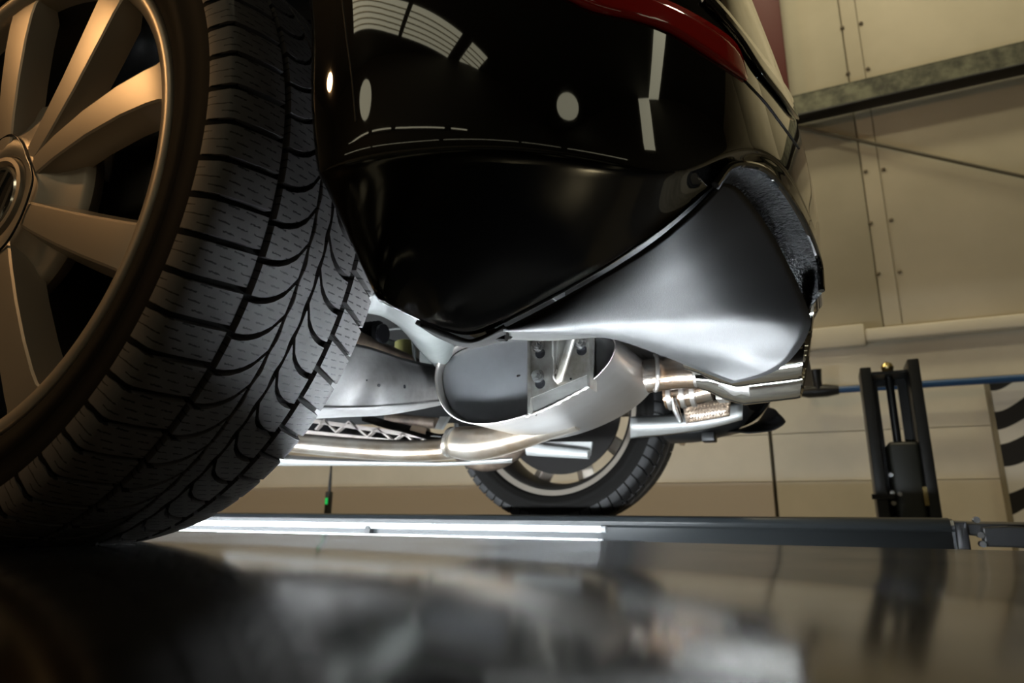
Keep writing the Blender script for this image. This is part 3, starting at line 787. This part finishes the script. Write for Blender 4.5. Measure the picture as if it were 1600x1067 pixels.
tube('hanger_rod', [q0+Vector((-.003, 0, -.004)), q0, q0.lerp(q1, .5), q1], [.002, .0062, .0062, .0062], 'plate_steel', muf, 12)
q0, q1 = at(868, 592, Y=YP-.004), at(868, 512, Y=YP-.006)
tube('hanger_rod', [q0, q0.lerp(q1, .4), q0.lerp(q1, .45), q1], [.0035, .0040, .0055, .0055], 'plate_steel', muf, 12)
tube('rod_weld', cat_rom(pts([(874, 598), (867, 588), (872, 578)], YP-.004), 8), .004, 'weld', muf, 8)
p = at(892, 592, Y=YP); tube('drain_hole', [Vector((p.x, YP-.0006, p.z)), Vector((p.x, YP+.001, p.z))], .0018, 'emblem_dark', muf, 8)

# ---- exhaust pipes and tips
YX = .77
tube('outlet_pipe', pts([(1010, 588), (1030, 585), (1060, 582), (1086, 581)], YX), [.029, .0285, .0285, .0285], 'tinted_steel', car, 28)
tube('outlet_collar', pts([(1086, 583), (1090, 583), (1130, 586), (1146, 589)], YX-.02), [.0225, .0235, .0235, .020], 'brushed_steel', car, 24)
tube('outlet_weld', cat_rom([at(1026+4*math.cos(a)-2, 582+28*math.sin(a), Y=YX-.03-.02*math.cos(a)) for a in [R_(d) for d in range(-100, 101, 20)]], 30), .0035, 'weld', car, 8)
def tip(yc, xr, cz, r, sx, name='exhaust_tip'):
    path = [sx, sx+.02, sx+.04, sx+.068, xr-.006, xr]; rr = [.022, .03, .041, r*.97, r, r*.985]
    vs, fs = [], []; seg = 40
    prof = list(zip(path, rr))+[(xr-.002, r*.93), (xr-.03, r*.86), (xr-.09, r*.8)]
    for i, (x, q) in enumerate(prof):
        for k in range(seg):
            a = 2*math.pi*k/seg; zz = math.sin(a)*q*1.12
            sh = .014*math.sin(a) if x > xr-.08 else 0
            vs.append((x+sh, yc+math.cos(a)*q*.95, cz+zz+(.006 if i > 3 else 0)))
    for i in range(len(prof)-1):
        for k in range(seg): l = (k+1) % seg; fs.append((i*seg+k, i*seg+l, (i+1)*seg+l, (i+1)*seg+k))
    o = raw(name, vs, fs, 'chrome', car); return sharp(o, 40)
zt = at(1200, 604, Y=.59).z
t1 = tip(.59, .770, zt+.058, .051, .605)
t2 = tip(.72, .762, at(1200, 633, Y=.72).z+.058, .051, .60)
tube('tip_link', pts([(1130, 590), (1150, 598), (1170, 596)], .70), [.018, .021, .024], 'brushed_steel', car, 18)
tube('inner_pipe', pts([(1040, 618), (1070, 615), (1110, 606)], .88), [.026, .026, .024], 'tinted_steel', car, 20)
for x in (1048, 1068, 1084):
    tube('clamp_band', [at(x, 618-(x-1040)*.15, Y=.875)+Vector((-.004, 0, 0)), at(x, 618-(x-1040)*.15, Y=.875)+Vector((.004, 0, 0))], .0285, 'brushed_steel', car, 24)
tube('clamp_bolt', pts([(1052, 622), (1056, 640), (1064, 660)], .85), [.005, .007, .004], 'zinc', car, 10)
tube('clamp_bolt', pts([(1123, 600), (1130, 612)], .80), .010, 'zinc', car, 6)
tube('clamp_bolt', pts([(1140, 612), (1156, 618)], .80), .009, 'zinc', car, 6)
box('clip', at(1118, 625, Y=.80), at(1142, 612, Y=.84), 'plate_steel', car, .003)
box('clip', at(1142, 622, Y=.78), at(1170, 614, Y=.82), 'zinc', car, .003)
for i in range(6):
    x = 1098+i*6; prism('cooling_fin', pts([(x, 571+i*3), (x+7, 574+i*3), (x+9, 578+i*3), (x+1, 573+i*3)], .66), (0, .02, 0), 'emblem_dark' if i % 2 else 'zinc', car)
# dimpled heat shield
corner = pts([(1066, 632), (1142, 622), (1140, 650), (1072, 662)], .95)
nu_, nv_ = 15, 6; vs, fs = [], []
def bil(u, v): return corner[0].lerp(corner[1], u).lerp(corner[3].lerp(corner[2], u), v)
for i in range(nu_):
    for j in range(nv_):
        b = len(vs); s_ = (j % 2)*.5
        u0, u1, v0, v1 = (i+s_*.6)/nu_, min(1, (i+1+s_*.6)/nu_), j/nv_, (j+1)/nv_
        q = [bil(u0, (v0+v1)/2), bil((u0+u1)/2, v0), bil(u1, (v0+v1)/2), bil((u0+u1)/2, v1)]
        c = sum(q, Vector())/4+Vector((0, -.003, -.0015)); vs += q+[c]
        fs += [(b, b+1, b+4), (b+1, b+2, b+4), (b+2, b+3, b+4), (b+3, b, b+4)]
hsd = grid('heat_shield', [[bil(u/4, v/2)+Vector((0, .001, 0)) for u in range(5)] for v in range(3)], 'knurl_alu', car, thick=.002, off=0)
o = raw('dimples', vs, fs, 'knurl_alu', hsd, False); o['kind'] = 'stuff'
# silver valance and black tray on the far side
grid('valance', smooth_grid([pts([(985, 652), (1050, 648), (1112, 640), (1160, 628)], 1.15), pts([(985, 668), (1050, 666), (1110, 660), (1160, 648)], 1.10), pts([(985, 684), (1050, 678), (1110, 668), (1160, 655)], 1.2)], 10, 16), 'shield_white', car, thick=.003, off=0)
grid('under_tray', smooth_grid([pts([(1030, 672), (1090, 672), (1140, 655), (1165, 628)], 1.35), pts([(1040, 686), (1100, 686), (1150, 668), (1172, 640)], 1.4), pts([(1050, 692), (1100, 688), (1150, 672), (1178, 642)], 1.5)], 8, 20), 'dark_plastic', car, thick=.004, off=0)
box('tray_bracket', at(1096, 690, Y=1.3), at(1120, 676, Y=1.34), 'black_steel', car, .003)

# ---- suspension and underbody to the left of the muffler
AT = [(480, 520, .36), (545, 538, .42), (575, 545, .46), (600, 553, .50), (640, 566, .58), (700, 578, .68)]
AB = [(480, 632, .36), (510, 634, .42), (545, 634, .46), (600, 632, .50), (650, 628, .58), (700, 622, .68)]
AF = [(470, 655, .40), (500, 653, .46), (540, 651, .50), (600, 648, .54), (650, 640, .62), (700, 630, .72)]
ar = [[at(x, y-3, Y=v+.03) for x, y, v in AT], [at(x, y, Y=v+.004) for x, y, v in AT], [at(x, y+4, Y=v) for x, y, v in AT]]
at_ = [at(x, y+4, Y=v) for x, y, v in AT]; ab_ = [at(x, y, Y=v) for x, y, v in AB]
ar += [[p.lerp(q, t)+Vector((.010*math.sin(math.pi*t), -.006*math.sin(math.pi*t), 0)) for p, q in zip(at_, ab_)] for t in (.3, .6, .9)]
ar += [ab_, [p+Vector((0, .006, -.004)) for p in ab_], [at(x, y, Y=v) for x, y, v in AF], [at(x, y, Y=v+.05)+Vector((0, 0, .01)) for x, y, v in AF]]
arm = grid('control_arm', smooth_grid(ar, 34, 30), 'arm_steel', car, thick=.002, off=0)
def pick(o, x, y):
    t = bvh_of(o); w_ = o.matrix_world.inverted(); v = ray(x, y).normalized()
    h = t.ray_cast(w_ @ EYE, v); n = h[1] if h[1].dot(v) < 0 else -h[1]
    return h[0], n
for x, y, r in ((592, 602, .0026), (632, 604, .0032), (573, 594, .0012)):
    p, n = pick(arm, x, y)
    tube('arm_hole', [p+n*.0006, p-n*.002], r, 'emblem_dark', arm, 10)
box('arm_slot', at(511, 643, Y=.452), at(524, 634, Y=.458), 'plate_steel', arm, .001)
# liner flap from the wheel arch to the bumper's lower edge
fu = [at(x, y, Y=v) for x, y, v in ((560, 445, .30), (580, 456, .28), (605, 462, .28), (645, 492, .26), (682, 516, .38), (714, 541, .64))]
fl_ = [at(x, y, Y=v) for x, y, v in ((552, 484, .34), (574, 488, .36), (600, 494, .40), (628, 513, .46), (655, 545, .54), (692, 584, .66))]
fm = [p.lerp(q, .55)+Vector((.004, 0, -.006)) for p, q in zip(fu, fl_)]
grid('liner_flap', smooth_grid([fu, fm, fl_], 14, 30), 'liner_grey', car, thick=.003, off=0)
# dusty lower lip of the bumper
du = [p+Vector((0, -.002, -.0012)) for p in bot[2:6]]
dl = [at(x, y, Y=v) for x, y, v in ((652, 500, .20), (690, 527, .23), (738, 541, .25), (797, 528, .27))]
grid('lower_lip', smooth_grid([du, [p.lerp(q, .6)+Vector((0, -.004, -.002)) for p, q in zip(du, dl)], dl, [p+Vector((0, .012, .008)) for p in dl]], 12, 28), 'dusty_black', car, thick=.003, off=0)
prism('lip_bright_patch', pts([(733, 524), (744, 518), (757, 518), (759, 524), (742, 527)], .215), (0, .004, 0), 'shield_white', car)  # solid white piece imitating the bright hole in the lip
tube('lip_clip', cat_rom(pts([(758, 520), (768, 517), (778, 524), (792, 526)], .23), 12), [.004]*6+[.005]*6, 'dusty_black', car, 8)
# pale flange under the trim
ua = [p+Vector((0, .004, .002)) for p in tb[:4]]
ub = [at(x, y, Y=v) for x, y, v in ((792, 529, .29), (860, 531, .34), (950, 527, .39), (1010, 545, .43))]
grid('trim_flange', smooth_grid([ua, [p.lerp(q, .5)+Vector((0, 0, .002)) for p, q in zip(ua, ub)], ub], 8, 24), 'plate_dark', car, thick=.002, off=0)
prism('flange_rib', pts([(842, 516), (858, 515), (880, 524), (862, 524)], .37), (0, .01, 0), 'plate_steel', car)
# spring bellows, reservoir, lines
for i in range(6):
    c = at(563+i*6, 524-i*.5, Y=.66)
    tube('bellow_ring', [c+Vector((-.003, 0, 0)), c, c+Vector((.003, 0, 0))], [.020, .026, .020], 'black_steel', car, 20)
tube('bellow_core', pts([(552, 524), (600, 521)], .66), .019, 'emblem_dark', car, 16)
box('reservoir_holder', at(597, 572, Y=.80), at(622, 533, Y=.84), 'liner_grey', car, .006)
tube('reservoir', [at(632, 572, Y=.80), at(631, 550, Y=.80), at(630, 534, Y=.80)], [.020, .021, .018], 'bottle_olive', car, 20)
tube('holder_wire', cat_rom(pts([(594, 560), (604, 522), (612, 514), (640, 516), (646, 540), (648, 572)], .78), 30), .0035, 'liner_grey', car, 8)
tube('brake_line', cat_rom(pts([(646, 520), (650, 545), (649, 575)], .80), 12), .006, 'plate_steel', car, 10)
prism('strut_foot', pts([(656, 545), (664, 545), (680, 580), (655, 578)], .76), (0, .02, 0), 'liner_grey', car)
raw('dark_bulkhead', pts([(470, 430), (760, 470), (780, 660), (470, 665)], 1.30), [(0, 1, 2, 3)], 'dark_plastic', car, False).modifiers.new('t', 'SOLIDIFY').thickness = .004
# lattice bracket
YL = 1.0
def zl_(x, y): return (440+x/3.636, 620+y/3.636)
def bar(a, b, w, m='bracket_alu', par=None, nm='lattice_bar', dep=.012, Y=YL):
    a, b = at(*zl_(*a), Y=Y), at(*zl_(*b), Y=Y); d = (b-a).normalized(); n = Vector((-d.z, 0, d.x))*w/2
    return prism(nm, [a+n, a-n, b-n, b+n], (0, dep, 0), m, par)
lat = bar((60, 120), (850, 232), .010, par=car, nm='lattice_bracket')
bar((60, 205), (800, 285), .022, par=lat, nm='lower_chord')
zz = [(190, 185), (240, 130), (305, 200), (380, 140), (485, 225), (540, 175), (630, 252), (690, 205), (760, 268), (820, 230)]
for a, b in zip(zz[:-1], zz[1:]): bar(a, b, .0042, par=lat, nm='lattice_bar')
prism('lattice_back', pts([zl_(60, 110), zl_(850, 225), zl_(800, 275), zl_(60, 205)], YL+.05), (0, .004, 0), 'emblem_dark', lat)
# anti-roll bar with sticker
P = cat_rom(pts([zl_(470, 118), zl_(600, 158), (634, 672-2), zl_(860, 228), zl_(925, 232), zl_(965, 200)], .92), 40)
arb = tube('anti_roll_bar', P, .0095, 'dusty_black', car, 14)
tube('sticker_band', cat_rom([at(*zl_(745, 183), Y=.92), at(*zl_(832, 204), Y=.92)], 4), .0102, 'sticker', arb, 14, caps=False)
tube('bar_tip', cat_rom([at(*zl_(850, 225), Y=.915), at(*zl_(925, 230), Y=.915), at(*zl_(960, 205), Y=.915)], 14), .0045, 'zinc', arb, 10)
prism('stay', pts([zl_(900, 112), zl_(950, 112), zl_(905, 185), zl_(868, 180)], .98), (0, .01, 0), 'shield_white', car)
tube('cross_tube', cat_rom(pts([zl_(600, 120), zl_(780, 140), zl_(880, 150)], 1.05), 12), .014, 'rusty_arm', car, 12)
# long pipe, elbow and pale shield below
tube('exhaust_pipe', pts([(330, 676), (430, 688), (520, 697), (600, 703), (660, 704), (712, 700)], .84), .0225, 'pipe_steel', car, 24, n=30)
tube('elbow_pipe', pts([(700, 694), (716, 692), (748, 692), (800, 682), (850, 668), (900, 655)], .80), [.024, .031, .034, .030, .025, .022], 'pipe_steel', car, 28, n=36)
tube('pipe_flange', pts([(702, 690), (707, 691)], .79), .030, 'plate_steel', car, 20)
sh = [[at(x, y, Y=.93) for x, y in ((380, 704), (480, 714), (600, 720), (700, 722), (800, 716))], [at(x, y, Y=.90) for x, y in ((380, 718), (480, 722), (600, 723.5), (700, 724), (800, 718))], [at(x, y, Y=.99) for x, y in ((380, 728), (480, 727), (600, 727), (700, 727), (800, 722))]]
grid('pale_shield', smooth_grid(sh, 12, 24), 'shield_white', car, thick=.003, off=0)
# far-side arm, white knuckle
tube('steering_knuckle', pts([(826, 700), (850, 704), (920, 710)], 1.30), [.020, .016, .012], 'shield_white', car, 18)
prism('knuckle_web', pts([(830, 690), (925, 690), (922, 712), (832, 712)], 1.33), (0, .01, 0), 'shield_white', car, .002)
tube('suspension_arm', pts([(700, 690), (745, 718), (790, 712), (850, 660)], 1.33), [.03, .03, .028, .028], 'rusty_arm', car, 16, n=16)
tube('drive_shaft', [(0, .3, RW-.0), (0, CY, RW-.03), (0, 1.5, RW)], .022, 'rusty_arm', car, 16)
